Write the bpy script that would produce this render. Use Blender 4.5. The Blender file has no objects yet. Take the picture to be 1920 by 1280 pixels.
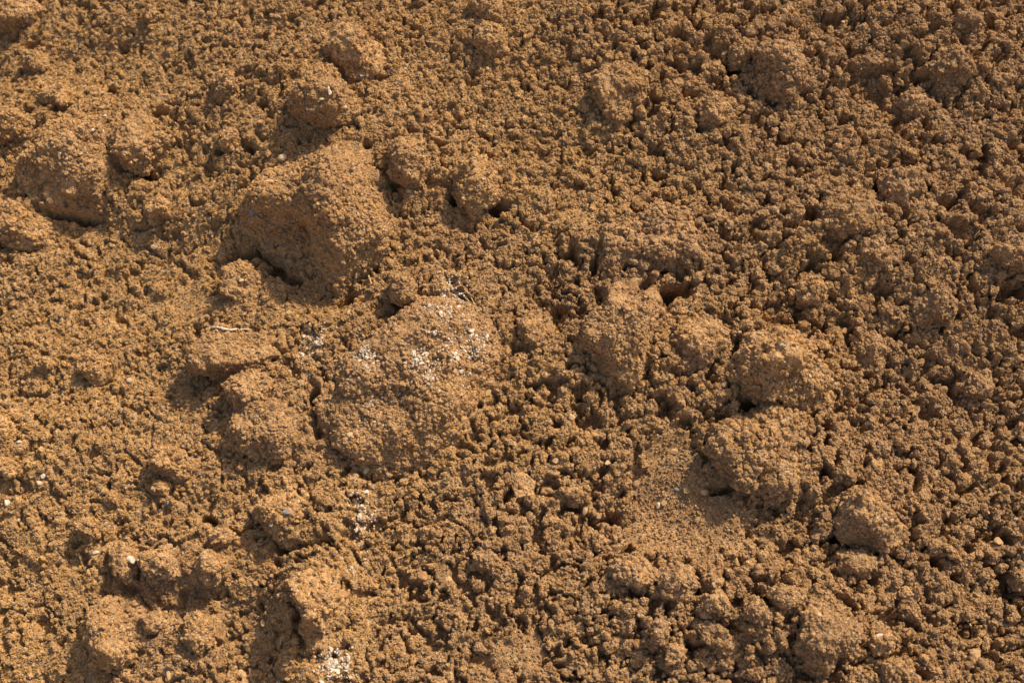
import bpy, math
import numpy as np
from mathutils import Matrix, Vector

# ------------------------------------------------------------------ camera, sky, sun, exposure
SLOPE = math.radians(20.0)          # the face of the heap
TILT = math.radians(18.0)           # camera off the normal of that face
DIST = 1.7
LENS, SENS = 50.0, 36.0
SUN_AZ = math.radians(38.0)         # to the right of "up the slope"
SUN_INC = math.radians(48.5)        # off the normal of the face
SUN_STRENGTH, SKY_STRENGTH, EXPOSURE = 4.2, 0.112, 0.44

sc = bpy.context.scene
COL = sc.collection
FR = Matrix.Rotation(SLOPE, 4, 'X')  # local (u right, v up the slope, h out) -> world
FRn = np.array(FR.to_3x3())

def build_camera():
    cd = bpy.data.cameras.new('camera'); cam = bpy.data.objects.new('camera', cd); COL.objects.link(cam)
    loc = FR @ Vector((0, -math.sin(TILT) * DIST, math.cos(TILT) * DIST))
    cam.location = loc
    cam.rotation_euler = (SLOPE + TILT, 0, 0)
    cd.lens, cd.sensor_width = LENS, SENS
    cd.clip_start, cd.clip_end = 0.05, 2000
    cd.dof.use_dof = True
    cd.dof.focus_distance = DIST - 0.015
    cd.dof.aperture_fstop = 5.0
    sc.camera = cam
build_camera()

def build_light():
    L = Vector((math.sin(SUN_INC) * math.sin(SUN_AZ), math.sin(SUN_INC) * math.cos(SUN_AZ), math.cos(SUN_INC)))
    W = FR.to_3x3() @ L
    elev = math.asin(W.z); az = math.atan2(W.x, W.y)
    w = bpy.data.worlds.new('World'); sc.world = w; w.use_nodes = True
    nt = w.node_tree; nt.nodes.clear()
    sky = nt.nodes.new('ShaderNodeTexSky'); sky.sky_type = 'NISHITA'; sky.sun_disc = False
    sky.sun_elevation = elev; sky.sun_rotation = az
    sky.air_density = 1.0; sky.dust_density = 4.0; sky.ozone_density = 0.2
    bg = nt.nodes.new('ShaderNodeBackground'); bg.inputs['Strength'].default_value = SKY_STRENGTH
    out = nt.nodes.new('ShaderNodeOutputWorld')
    nt.links.new(sky.outputs[0], bg.inputs[0]); nt.links.new(bg.outputs[0], out.inputs[0])
    ld = bpy.data.lights.new('sun', 'SUN'); ld.energy = SUN_STRENGTH; ld.angle = math.radians(1.5)
    ld.color = (1.0, 0.86, 0.64)
    lo = bpy.data.objects.new('sun', ld); COL.objects.link(lo)
    lo.rotation_euler = W.to_track_quat('Z', 'Y').to_euler()
    lo.location = W * 5
build_light()
sc.view_settings.view_transform = 'Standard'
sc.view_settings.look = 'None'
sc.view_settings.exposure = EXPOSURE
sc.view_settings.gamma = 1.0
sc.view_settings.use_curve_mapping = False
sc.cycles.max_bounces = 5
sc.cycles.diffuse_bounces = 3

# ------------------------------------------------------------------ noise in numpy
def h32(ix, iy, iz, seed):
    h = (ix.astype(np.int64) * 374761393 + iy.astype(np.int64) * 668265263 + iz * 2147483647 + seed * 974634777) & 0xFFFFFFFF
    h = (h ^ (h >> 13)) * 1274126177 & 0xFFFFFFFF
    h = (h ^ (h >> 16)) * 2246822519 & 0xFFFFFFFF
    return h ^ (h >> 15)
def rnd(ix, iy, iz, seed): return h32(ix, iy, iz, seed).astype(np.float64) / 4294967296.0

def vnoise(P, lam, seed):
    Q = P / lam; I = np.floor(Q).astype(np.int64); F = Q - I
    F = F * F * F * (F * (F * 6 - 15) + 10)
    three = P.shape[-1] == 3
    iz0 = I[..., 2] if three else np.zeros_like(I[..., 0])
    r = 0
    for dz in ((0, 1) if three else (0,)):
        wz = 1 if not three else (F[..., 2] if dz else 1 - F[..., 2])
        for dy in (0, 1):
            wy = F[..., 1] if dy else 1 - F[..., 1]
            for dx in (0, 1):
                wx = F[..., 0] if dx else 1 - F[..., 0]
                r = r + wx * wy * wz * rnd(I[..., 0] + dx, I[..., 1] + dy, iz0 + dz, seed)
    return r * 2 - 1
def fbm(P, lam, seed, n=4, gain=0.5):
    s = 0; a = 1.0
    for k in range(n):
        s = s + a * vnoise(P + 13.7 * k * lam, lam, seed + k); lam *= 0.5; a *= gain
    return s
def worley(P, lam, seed):
    Q = P / lam; I = np.floor(Q).astype(np.int64)
    three = P.shape[-1] == 3
    f1 = np.full(P.shape[:-1], 9.0); f2 = f1.copy(); cid = np.zeros(P.shape[:-1])
    iz0 = I[..., 2] if three else np.zeros_like(I[..., 0])
    for dz in ((-1, 0, 1) if three else (0,)):
        for dy in (-1, 0, 1):
            for dx in (-1, 0, 1):
                cx, cy, cz = I[..., 0] + dx, I[..., 1] + dy, iz0 + dz
                d = (cx + rnd(cx, cy, cz, seed) - Q[..., 0])**2 + (cy + rnd(cx, cy, cz, seed + 7) - Q[..., 1])**2
                if three: d = d + (cz + rnd(cx, cy, cz, seed + 11) - Q[..., 2])**2
                d = np.sqrt(d)
                nearer = d < f1
                f2 = np.where(nearer, f1, np.minimum(f2, d))
                cid = np.where(nearer, rnd(cx, cy, cz, seed + 17), cid)
                f1 = np.minimum(f1, d)
    return f1, f2, cid
def bumps(P, lam, seed):
    """rounded nodules of uneven height, packed together"""
    f1, f2, c = worley(P, lam, seed)
    return np.sqrt(np.clip(1 - (f1 / 0.95)**2, 0, 1)) * (0.45 + 0.55 * c)
def sstep(a, b, x):
    t = np.clip((x - a) / (b - a), 0, 1); return t * t * (3 - 2 * t)

# ------------------------------------------------------------------ where a point of the photograph lies on the heap's face
PXM = SENS / LENS * DIST / 1920.0     # metres per photograph pixel at the middle
def base(u, v):
    """broad shape of the face: falls away to the left and at the upper left"""
    l = np.clip(-(u + 0.05), 0, 1.2)
    return -0.22 * l * l - 0.10 * l * np.clip(v + 0.15, 0, 1) * 1.2 - 0.02 * np.clip(v, 0, 1)
def px(x, y, up=0.0):
    s = SENS / LENS / 1920.0
    dx, dy, dz = (x - 960) * s, (640 - y) * s, -1.0
    c, sn = math.cos(TILT), math.sin(TILT)
    d = np.array([dx, dy * c - dz * sn, dy * sn + dz * c])
    o = np.array([0, -sn * DIST, c * DIST])
    h = 0.0
    for _ in range(6):
        t = (h - o[2]) / d[2]; q = o + t * d
        h = float(base(q[0], q[1])) + up
    return q[0], q[1]

# ------------------------------------------------------------------ relief of the face (centre, half axes, turn, height in mm)
SWELLS = [  # x, y, rx, ry, deg, mm   rounded rises and hollows
 (770,730,170,190,0,10), (600,300,230,150,-30,16), (520,800,140,90,20,16),
 (160,310,150,110,35,30), (30,480,110,120,0,18), (40,230,120,90,0,16), (260,560,260,130,-25,-22),
 (330,740,180,80,-15,-8), (590,1150,75,150,-8,34), (470,1190,75,100,0,-22), (540,960,120,70,10,16),
 (210,1190,90,110,0,16), (90,1080,100,80,0,-6), (60,840,130,70,0,16), (380,1060,110,60,0,6), (330,1130,120,30,0,-12),
 (1170,640,85,140,10,20), (1300,640,110,90,0,12), (1230,460,170,80,0,22), (1040,560,120,70,0,-8),
 (1010,640,90,70,0,6), (1250,930,150,130,0,-14), (1180,960,90,60,0,-6), (1440,800,170,150,-30,8),
 (1620,980,140,90,-25,10), (1750,690,220,160,-20,-20), (1640,500,240,130,-15,16), (1560,420,130,70,0,10),
 (1800,860,170,130,0,-10), (1880,1090,90,140,0,-20), (1300,1130,260,80,0,18), (1530,1190,130,100,0,16),
 (1720,1180,160,120,0,-8), (900,1180,240,90,0,-6), (1000,200,170,120,0,-10), (1170,160,110,110,0,14),
 (1330,230,110,80,0,8), (1460,130,120,80,0,14), (1330,70,150,50,0,12), (1790,110,150,90,-10,16),
 (1600,220,150,70,0,-10), (1700,300,130,70,10,12), (1850,430,120,90,0,14), (1890,200,90,90,0,10),
 (930,60,120,70,0,12), (640,170,130,150,20,14), (420,170,140,90,0,6), (330,80,160,80,0,4), (180,120,120,70,0,-14),
 (330,400,120,50,0,6), (780,420,120,70,0,-10), (900,330,110,90,0,10), (1050,420,140,80,20,8), (700,980,120,70,0,8),
 (1480,990,140,70,0,-8), (1140,830,150,70,0,4), (980,800,90,70,0,-8), (1100,1080,110,80,0,-8),
 (450,480,150,60,-25,-14), (600,560,120,45,15,-16), (110,440,110,40,10,-14),
]
PITS = [   # x, y, rx, ry, deg, mm   the deep dark gaps between clods
 (592,768,10,34,10,34), (566,792,20,10,10,18), (602,820,8,20,-10,18), (470,476,34,8,-8,22), (518,500,46,11,-38,26), (548,522,18,10,-30,22), (655,567,22,9,10,22),
 (700,500,6,18,10,16), (515,672,30,8,25,20), (462,696,28,8,20,18), (1402,764,22,11,0,32), (1310,698,30,9,15,24), (1262,712,12,10,0,18), (1230,510,24,11,0,26),
 (1270,556,32,13,5,24), (1116,500,6,20,-8,16), (1190,722,30,8,40,24), (1066,488,11,12,0,20), (1247,775,12,20,-20,18), (1352,790,14,12,0,20),
 (1643,366,10,18,0,30), (1510,424,20,10,20,26), (1695,880,15,8,0,26), (1895,560,28,14,0,26), (1790,716,13,10,0,28),
 (1722,158,20,8,10,24), (1402,130,10,18,20,26), (1375,138,10,14,0,16), (1570,1018,14,8,0,20), (1650,1040,22,9,0,24), (1533,1042,6,18,0,26), (1562,1092,14,7,10,20),
 (1620,1085,12,9,0,18), (1750,1062,10,14,0,24), (1795,1080,12,8,0,24), (1895,1090,18,28,0,22), (1774,978,10,9,0,18), (1894,1004,12,8,0,18), (1545,812,10,9,0,22), (1564,870,9,15,0,22),
 (1200,1112,12,10,0,24), (1303,1110,10,9,0,22), (1247,1152,6,16,0,22), (1425,1138,14,14,0,22), (1345,1184,20,8,10,20), (1290,1212,12,9,0,20), (1540,1262,14,9,0,18),
 (930,388,17,16,-20,26), (855,376,12,18,20,18), (740,355,20,12,-30,18), (690,166,34,8,5,22), (652,266,20,7,-5,24), (695,290,12,6,0,16),
 (560,1034,36,7,8,24), (395,986,11,8,0,20), (245,1110,20,8,0,14), (525,1060,12,10,0,14), (272,1064,7,24,0,16), (617,1026,8,6,0,16), (575,1190,9,30,10,14),
 (268,332,44,10,-8,24), (130,412,54,9,-6,26), (212,180,12,9,0,26), (72,228,9,8,0,22), (130,226,14,12,20,22), (155,52,10,8,0,18), (66,86,20,10,10,20), (235,92,12,9,0,16),
 (335,236,10,8,0,20), (310,218,12,7,0,14), (502,222,10,9,0,20), (475,300,14,9,0,20), (428,296,12,6,0,14), (8,430,8,20,0,18), (600,22,12,8,0,16), (770,62,8,8,0,16),
 (1258,130,10,8,0,22), (1222,198,10,10,0,20), (1165,234,24,7,-5,20), (1310,250,9,14,0,18), (1225,40,24,7,0,20), (1390,30,12,10,0,22), (1412,42,10,9,0,22), (1234,342,11,9,0,24), (1145,375,9,14,0,22),
 (1280,42,14,9,0,16), (1695,128,18,6,0,20), (1848,60,12,14,0,22), (1833,290,14,9,0,20), (1905,300,8,14,0,24), (1765,400,20,9,10,18), (1510,520,10,14,0,18), (1560,500,18,10,0,22), (1490,605,9,9,0,22),
 (1420,590,12,9,0,20), (1680,630,13,8,10,20), (1625,706,10,8,0,20), (1868,562,10,8,0,22), (1650,560,8,12,0,18), (1790,600,10,9,0,18), (1735,945,9,9,0,16), (1860,870,9,12,0,18), (1540,895,8,12,0,18),
 (1000,730,24,7,-5,16), (975,668,20,7,0,16), (1040,590,18,8,0,16), (1125,575,8,8,0,14), (960,925,6,16,-20,18), (1070,953,16,7,20,16), (1105,985,8,12,0,18), (1137,965,9,10,0,14), (1085,760,10,9,0,14),
 (1010,840,9,7,0,14), (940,1048,6,6,0,18), (905,260,12,8,0,12), (820,285,14,7,0,14), (1360,925,24,8,5,22), (1445,920,8,12,0,18),(1400,1000,10,10,0,12),
]
def swell_field(U, V):
    H = np.zeros_like(U)
    for (x, y, rx, ry, deg, mm) in SWELLS:
        cu, cv = px(x, y); a = math.radians(deg)
        du, dv = (U - cu) / PXM, (V - cv) / PXM * math.cos(TILT)
        X = (du * math.cos(a) + dv * math.sin(a)) / rx; Y = (-du * math.sin(a) + dv * math.cos(a)) / ry
        H += mm * 0.00115 * np.exp(-1.0 * (X * X + Y * Y)**1.5)
    return H
def pit_field(U, V):
    H = np.zeros_like(U)
    for (x, y, rx, ry, deg, mm) in PITS:
        cu, cv = px(x, y); a = math.radians(deg)
        m = (abs(U[0, :] - cu) < 0.07); n = (abs(V[:, 0] - cv) < 0.07)
        if not m.any() or not n.any(): continue
        i0, i1 = np.argmax(n), len(n) - np.argmax(n[::-1]); j0, j1 = np.argmax(m), len(m) - np.argmax(m[::-1])
        u, v = U[i0:i1, j0:j1] + WU[i0:i1, j0:j1], V[i0:i1, j0:j1] + WV[i0:i1, j0:j1]
        du, dv = (u - cu) / PXM, (v - cv) / PXM * math.cos(TILT)
        X = (du * math.cos(a) + dv * math.sin(a)) / rx; Y = (-du * math.sin(a) + dv * math.cos(a)) / ry
        g = mm * 0.0016 * np.exp(-((X * X + Y * Y) * 1.0)**1.5)
        H[i0:i1, j0:j1] = np.maximum(H[i0:i1, j0:j1], g)
    return H

def axis(inner, step, outer):
    a = list(np.arange(-inner, inner + step / 2, step)); s = step; x = a[-1]
    ext = []
    while x < outer:
        s *= 1.035 if x < 3.0 else 1.16; x += s; ext.append(x)
    return np.array([-e for e in ext[::-1]] + a + ext)
STEP = 0.002
UA, VA = axis(0.84, STEP, 420.0), axis(0.68, STEP, 420.0)
U, V = np.meshgrid(UA, VA)
P2 = np.stack([U, V], -1)
near = 1 - sstep(0.9, 2.2, np.hypot(U, V * 1.1))
warp = np.stack([fbm(P2 + 5, 0.03, 31, 4, 0.6), fbm(P2 - 5, 0.03, 41, 4, 0.6)], -1) * 0.008
PW = P2 + warp
WU = fbm(P2 + 21, 0.018, 141, 3) * 0.0055; WV = fbm(P2 - 33, 0.018, 151, 3) * 0.0055
BASE = base(np.clip(U, -1.3, 1.3), np.clip(V, -1, 1)) * near
SW = swell_field(U, V)
rough = 0.55 + 0.45 * sstep(-0.25, 0.25, U + 0.25 * vnoise(P2, 0.25, 77))       # the right side is broken up coarser
lump = fbm(P2, 0.16, 1, 3) * 0.009
pitn = PIT = pit_field(U, V)
b1 = bumps(PW, 0.060, 3); b2 = bumps(PW, 0.024, 5); b3 = bumps(PW, 0.0095, 9); b4 = bumps(PW, 0.0068, 12)
f1, f2, cc = worley(PW + 3, 0.034, 21)
gaps = sstep(0.16, 0.0, f2 - f1) * sstep(0.05, 0.55, fbm(P2 + 9, 0.045, 55, 2)) * rough
g1, g2, gc = worley(PW * np.array([1.0, 1.15]) - 7, 0.0140, 25)       # loose aggregates with open joints between them
joints = 0.45 * sstep(0.30, 0.02, g2 - g1) * sstep(-0.1, 0.5, fbm(P2 - 4, 0.03, 58, 2)) * rough
voids = sstep(0.22, 0.62, fbm(PW + 2, 0.0115, 63, 3) + 0.25 * vnoise(P2, 0.11, 65) + 0.6 * (rough - 1)) * rough
joints = np.maximum(joints, voids * 1.4)
FINE = np.zeros_like(U)                                                 # places where fine soil has run smooth
for (x, y, rx, ry) in ((1255,895,72,95),(1310,975,95,65),(1370,1010,70,45),(1230,985,50,50),(350,560,60,35),(970,1220,60,30),(1080,430,50,30)):
    cu, cv = px(x, y); FINE = np.maximum(FINE, sstep(1.25, 0.7, np.hypot((U + 2 * WU - cu) / PXM / rx, (V + 2 * WV - cv) / PXM / ry)))
DET = (b1 * 0.011 + b2 * 0.009 * rough + b3 * 0.006 * rough + b4 * 0.0026 + fbm(P2, 0.02, 61, 3) * 0.0016) - np.maximum(gaps * 0.018, joints * 0.014)
DET = DET * (1 - 0.9 * FINE) + 0.010 * FINE
FAR = 1 - near
INSIDE = sstep(1.06, 1.0, np.maximum(abs(U) / 0.86, abs(V) / 0.70))       # beyond, the sheet is coarser and keeps the larger shapes only
ring_shape = fbm(P2, 0.22, 301, 2) * 0.014 + fbm(P2, 0.45, 303, 2) * 0.03
H = BASE + (SW + lump - PIT + DET * INSIDE + ring_shape * (1 - INSIDE)) * near
# the heap: straight face near the camera, rounding off to level ground further out
Yw = V * math.cos(SLOPE); 
f = sstep(1.1, 3.6, np.hypot(U, V))
Zw = np.where(f < 1, np.clip(V, -4, 4) * math.sin(SLOPE) * (1 - f) - 0.75 * f, -0.75)
Zw = Zw + FAR * (fbm(P2, 0.5, 91, 3) * 0.03 + fbm(P2, 9.0, 95, 3) * 0.12 * sstep(4, 20, np.hypot(U, V)))
nz = np.array([0, -math.sin(SLOPE), math.cos(SLOPE)])
X3 = U; Y3 = Yw + H * nz[1]; Z3 = Zw + H * nz[2]

iu = np.where(abs(UA) <= 0.8401)[0]; iv = np.where(abs(VA) <= 0.6801)[0]
Hi = H[iv[0]:iv[-1] + 1, iu[0]:iu[-1] + 1]; U0, V0 = UA[iu[0]], VA[iv[0]]
def Hat(u, v):
    u = np.asarray(u, float); v = np.asarray(v, float)
    x = np.clip((u - U0) / STEP, 0, Hi.shape[1] - 1.001); y = np.clip((v - V0) / STEP, 0, Hi.shape[0] - 1.001)
    i, j = x.astype(int), y.astype(int); fx, fy = x - i, y - j
    return (Hi[j, i] * (1 - fx) * (1 - fy) + Hi[j, i + 1] * fx * (1 - fy) + Hi[j + 1, i] * (1 - fx) * fy + Hi[j + 1, i + 1] * fx * fy)
def blur(A, k):
    B = np.pad(A, k, mode='edge'); c = np.cumsum(np.pad(B, ((1, 0), (0, 0))), 0); B = (c[2*k+1:] - c[:-2*k-1]) / (2*k+1)
    c = np.cumsum(np.pad(B, ((0, 0), (1, 0))), 1); return (c[:, 2*k+1:] - c[:, :-2*k-1]) / (2*k+1)
CAV = blur(blur(Hi, 4), 4) - Hi
FNi = FINE[iv[0]:iv[-1] + 1, iu[0]:iu[-1] + 1]
def smoothH(u, v, r):
    k = np.linspace(-1, 1, 5) * r
    a, b = np.meshgrid(k, k)
    return float(np.mean(Hat(u + a, v + b)))

# ------------------------------------------------------------------ materials
def soil_material(name, c_mid, c_lo, c_hi, bump=1.0, grain=0.30):
    m = bpy.data.materials.new(name); m.use_nodes = True; nt = m.node_tree; N = nt.nodes; L = nt.links; N.clear()
    out = N.new('ShaderNodeOutputMaterial'); b = N.new('ShaderNodeBsdfPrincipled')
    b.inputs['Roughness'].default_value = 0.93; b.inputs['Specular IOR Level'].default_value = 0.12
    b.inputs['Diffuse Roughness'].default_value = 0.6
    geo = N.new('ShaderNodeNewGeometry'); oi = N.new('ShaderNodeObjectInfo')
    def noise(scale, det, rough=0.55):
        n = N.new('ShaderNodeTexNoise'); n.inputs['Scale'].default_value = scale; n.inputs['Detail'].default_value = det
        n.inputs['Roughness'].default_value = rough; L.new(geo.outputs['Position'], n.inputs['Vector']); return n
    def ramp(src, a, b_, ca, cb):
        r = N.new('ShaderNodeMapRange'); r.inputs[1].default_value = a; r.inputs[2].default_value = b_
        r.inputs[3].default_value = ca; r.inputs[4].default_value = cb; L.new(src, r.inputs[0]); return r.outputs[0]
    def mix(fac, A, B, mode='MIX'):
        x = N.new('ShaderNodeMix'); x.data_type = 'RGBA'; x.blend_type = mode
        for sock, val in ((x.inputs[0], fac), (x.inputs[6], A), (x.inputs[7], B)):
            if isinstance(val, (tuple, float)): sock.default_value = val if isinstance(val, float) else (*val, 1)
            else: L.new(val, sock)
        return x.outputs[2]
    big = noise(4.5, 4); mid = noise(38, 5, 0.6); fine = noise(420, 3, 0.7)
    # more golden towards the left of the heap, greyer to the right
    sx = N.new('ShaderNodeSeparateXYZ'); L.new(geo.outputs['Position'], sx.inputs[0])
    ma = N.new('ShaderNodeMath'); ma.operation = 'MULTIPLY_ADD'; L.new(sx.outputs[0], ma.inputs[0]); ma.inputs[1].default_value = -0.24; L.new(big.outputs[0], ma.inputs[2])
    col = mix(ramp(ma.outputs[0], 0.36, 0.66, 0, 1), c_lo, c_mid)
    col = mix(ramp(mid.outputs[0], 0.45, 0.75, 0, 0.7), col, c_hi)
    # single grains, each its own shade, a few rusty, pale or dark ones
    vo = N.new('ShaderNodeTexVoronoi'); vo.inputs['Scale'].default_value = 480; L.new(geo.outputs['Position'], vo.inputs['Vector'])
    sep = N.new('ShaderNodeSeparateColor'); L.new(vo.outputs['Color'], sep.inputs[0])
    hsv = N.new('ShaderNodeHueSaturation')
    L.new(ramp(sep.outputs[0], 0, 1, 1 - grain, 1 + grain), hsv.inputs['Value'])
    L.new(ramp(sep.outputs[1], 0, 1, 0.88, 1.12), hsv.inputs['Saturation'])
    L.new(col, hsv.inputs['Color'])
    col = hsv.outputs[0]
    col = mix(ramp(sep.outputs[2], 0.965, 0.97, 0, 0.6), col, (0.60, 0.50, 0.38))
    col = mix(ramp(sep.outputs[1], 0.965, 0.97, 0, 0.65), col, (0.34, 0.165, 0.055))
    col = mix(ramp(sep.outputs[0], 0.03, 0.025, 0, 0.6), col, (0.08, 0.07, 0.06))
    h2 = N.new('ShaderNodeHueSaturation'); L.new(col, h2.inputs['Color'])
    L.new(ramp(oi.outputs['Random'], 0, 1, 0.86, 1.14), h2.inputs['Value'])
    L.new(ramp(fine.outputs[0], 0.3, 0.7, 0.94, 1.08), h2.inputs['Saturation'])
    L.new(h2.outputs[0], b.inputs['Base Color'])
    v2 = N.new('ShaderNodeTexVoronoi'); v2.inputs['Scale'].default_value = 620; L.new(geo.outputs['Position'], v2.inputs['Vector'])
    inv = ramp(v2.outputs['Distance'], 0, 0.9, 1, 0)
    f3 = noise(900, 4, 0.75)
    add = N.new('ShaderNodeMath'); add.operation = 'MULTIPLY_ADD'; L.new(f3.outputs[0], add.inputs[0]); add.inputs[1].default_value = 1.0; L.new(inv, add.inputs[2])
    bp = N.new('ShaderNodeBump'); bp.inputs['Strength'].default_value = 0.9 * bump; bp.inputs['Distance'].default_value = 0.0015
    L.new(add.outputs[0], bp.inputs['Height']); L.new(bp.outputs[0], b.inputs['Normal'])
    L.new(b.outputs[0], out.inputs[0])
    return m
SOIL = soil_material('clayey_soil', (0.43, 0.251, 0.105), (0.37, 0.217, 0.104), (0.50, 0.313, 0.149))
CLOD = soil_material('clod_soil', (0.45, 0.261, 0.112), (0.385, 0.228, 0.111), (0.52, 0.326, 0.158))
def plain(name, col, var=0.1, rough=0.8, scale=250, bump=0.5):
    m = bpy.data.materials.new(name); m.use_nodes = True; nt = m.node_tree; b = nt.nodes['Principled BSDF']
    n = nt.nodes.new('ShaderNodeTexNoise'); n.inputs['Scale'].default_value = scale; n.inputs['Detail'].default_value = 5
    g = nt.nodes.new('ShaderNodeNewGeometry'); nt.links.new(g.outputs['Position'], n.inputs['Vector'])
    r = nt.nodes.new('ShaderNodeValToRGB'); e = r.color_ramp.elements
    e[0].position, e[1].position = 0.3, 0.7
    e[0].color = (*[c * (1 - var * 2) for c in col], 1); e[1].color = (*[min(1, c * (1 + var)) for c in col], 1)
    nt.links.new(n.outputs[0], r.inputs[0]); nt.links.new(r.outputs[0], b.inputs['Base Color'])
    bp = nt.nodes.new('ShaderNodeBump'); bp.inputs['Strength'].default_value = bump; bp.inputs['Distance'].default_value = 0.0006
    nt.links.new(n.outputs[0], bp.inputs['Height']); nt.links.new(bp.outputs[0], b.inputs['Normal'])
    b.inputs['Roughness'].default_value = rough; b.inputs['Specular IOR Level'].default_value = 0.3
    return m
WHITE = plain('white_mineral', (0.60, 0.495, 0.385), 0.2, 0.9, 420)
CREAM = plain('cream_stone', (0.50, 0.36, 0.22), 0.12)
GREY = plain('grey_stone', (0.22, 0.22, 0.23), 0.15, 0.6)
RUST = plain('rusty_stone', (0.42, 0.21, 0.09), 0.15)
TAN = plain('tan_stone', (0.46, 0.29, 0.14), 0.12)
ROOTM = plain('pale_root', (0.66, 0.56, 0.43), 0.1)
STRAW = plain('straw', (0.50, 0.33, 0.15), 0.15)

# ------------------------------------------------------------------ mesh helpers
def mesh_np(name, verts, faces, mat, smooth=True):
    me = bpy.data.meshes.new(name); n = len(verts); k = faces.shape[1]
    me.vertices.add(n); me.vertices.foreach_set('co', np.ascontiguousarray(verts, dtype=np.float32).ravel())
    me.loops.add(faces.size); me.loops.foreach_set('vertex_index', faces.astype(np.int32).ravel())
    me.polygons.add(len(faces)); me.polygons.foreach_set('loop_start', np.arange(0, faces.size, k, dtype=np.int32))
    me.polygons.foreach_set('use_smooth', np.full(len(faces), smooth))
    me.update(calc_edges=True); me.materials.append(mat)
    return me
_ico = {}
def ico(n):
    if n not in _ico:
        if n == 0:
            t = (1 + 5**.5) / 2
            v = np.array([(-1,t,0),(1,t,0),(-1,-t,0),(1,-t,0),(0,-1,t),(0,1,t),(0,-1,-t),(0,1,-t),(t,0,-1),(t,0,1),(-t,0,-1),(-t,0,1)], float)
            f_ = np.array([(0,11,5),(0,5,1),(0,1,7),(0,7,10),(0,10,11),(1,5,9),(5,11,4),(11,10,2),(10,7,6),(7,1,8),(3,9,4),(3,4,2),(3,2,6),(3,6,8),(3,8,9),(4,9,5),(2,4,11),(6,2,10),(8,6,7),(9,8,1)])
        else:
            v, f0 = ico(n - 1)
            e = np.sort(np.concatenate([f0[:, [0, 1]], f0[:, [1, 2]], f0[:, [2, 0]]]), 1)
            ue, inv = np.unique(e, axis=0, return_inverse=True); inv = inv.ravel()
            m = len(f0); mid = len(v) + inv; a, b_, c = mid[:m], mid[m:2*m], mid[2*m:]
            v = np.concatenate([v, v[ue].mean(1)])
            f_ = np.concatenate([np.stack(x, 1) for x in ((f0[:,0], a, c), (f0[:,1], b_, a), (f0[:,2], c, b_), (a, b_, c))])
        v = v / np.linalg.norm(v, axis=1, keepdims=True)
        _ico[n] = (v, f_)
    return _ico[n]
def tag(o, label=None, cat=None, group=None, kind=None):
    if label: o['label'] = label
    if cat: o['category'] = cat
    if group: o['group'] = group
    if kind: o['kind'] = kind
    return o

# ------------------------------------------------------------------ ground sheet
nr, nc = U.shape
idx = np.arange(nr * nc).reshape(nr, nc)
Fq = np.stack([idx[:-1, :-1], idx[:-1, 1:], idx[1:, 1:], idx[1:, :-1]], -1).reshape(-1, 4)
ground = bpy.data.objects.new('soil_ground', mesh_np('soil_ground', np.stack([X3, Y3, Z3], -1).reshape(-1, 3), Fq, SOIL))
COL.objects.link(ground); tag(ground, kind='structure')

# ------------------------------------------------------------------ crumbs: lumpy pieces instanced on points
def crumb_mesh(name, n, seed, mat, knob=0.5, squash=0.8):
    v, f_ = ico(n); r = np.random.default_rng(seed)
    off = r.uniform(-50, 50, 3)
    P = v * np.array([1, r.uniform(0.7, 1), r.uniform(0.6, 0.95) * squash / 0.8])
    for _ in range(5):                                   # broken faces
        d = r.normal(size=3); d /= np.linalg.norm(d); lim = r.uniform(0.55, 0.8)
        t = P @ d; P = P - np.clip(t - lim, 0, None)[:, None] * d * 0.8
    k = bumps(P + off, knob, seed) * 0.34 + bumps(P + off + 9, knob * 0.45, seed + 3) * 0.22 - 0.28
    P = P * (1 + k)[:, None] + v * fbm(P + off, 0.9, seed, 3)[:, None] * 0.28
    return mesh_np(name, P, f_, mat, smooth=False)
def lump_mesh(name, seed, mat):
    """several crumbs stuck together: an uneven knobbly piece with nooks"""
    v, f_ = ico(4); r = np.random.default_rng(seed); off = r.uniform(-50, 50, 3)
    P = v * np.array([1, r.uniform(0.65, 1), r.uniform(0.55, 0.9)])
    for _ in range(5):
        d = r.normal(size=3); d /= np.linalg.norm(d); lim = r.uniform(0.5, 0.8); t = P @ d
        P = P - np.clip(t - lim, 0, None)[:, None] * d * 0.8
    w = np.stack([fbm(P + off + i, 0.5, seed + i, 2) for i in range(3)], -1) * 0.12
    k = fbm(P + off, 1.1, seed, 4, 0.6) * 0.30 + bumps(P + off + w, 0.66, seed) * 0.55 + bumps(P + off + w, 0.33, seed + 3) * 0.30 + bumps(P + off, 0.16, seed + 5) * 0.10 - 0.5
    return mesh_np(name, P * (1 + k)[:, None], f_, mat, smooth=False)
def proto_collection(name, meshes):
    c = bpy.data.collections.new(name)                   # never linked into the scene
    for i, me in enumerate(meshes):
        c.objects.link(bpy.data.objects.new(name + '_piece', me))
    return c
NOD = proto_collection('nodule', [crumb_mesh('nodule', 3, 100 + i, SOIL, 0.62) for i in range(14)])
FIN = proto_collection('fine_crumb', [crumb_mesh('fine_crumb', 2, 200 + i, SOIL, 0.9) for i in range(10)])
NODC = proto_collection('clod_nodule', [crumb_mesh('clod_nodule', 3, 300 + i, CLOD, 0.62) for i in range(8)])

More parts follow.
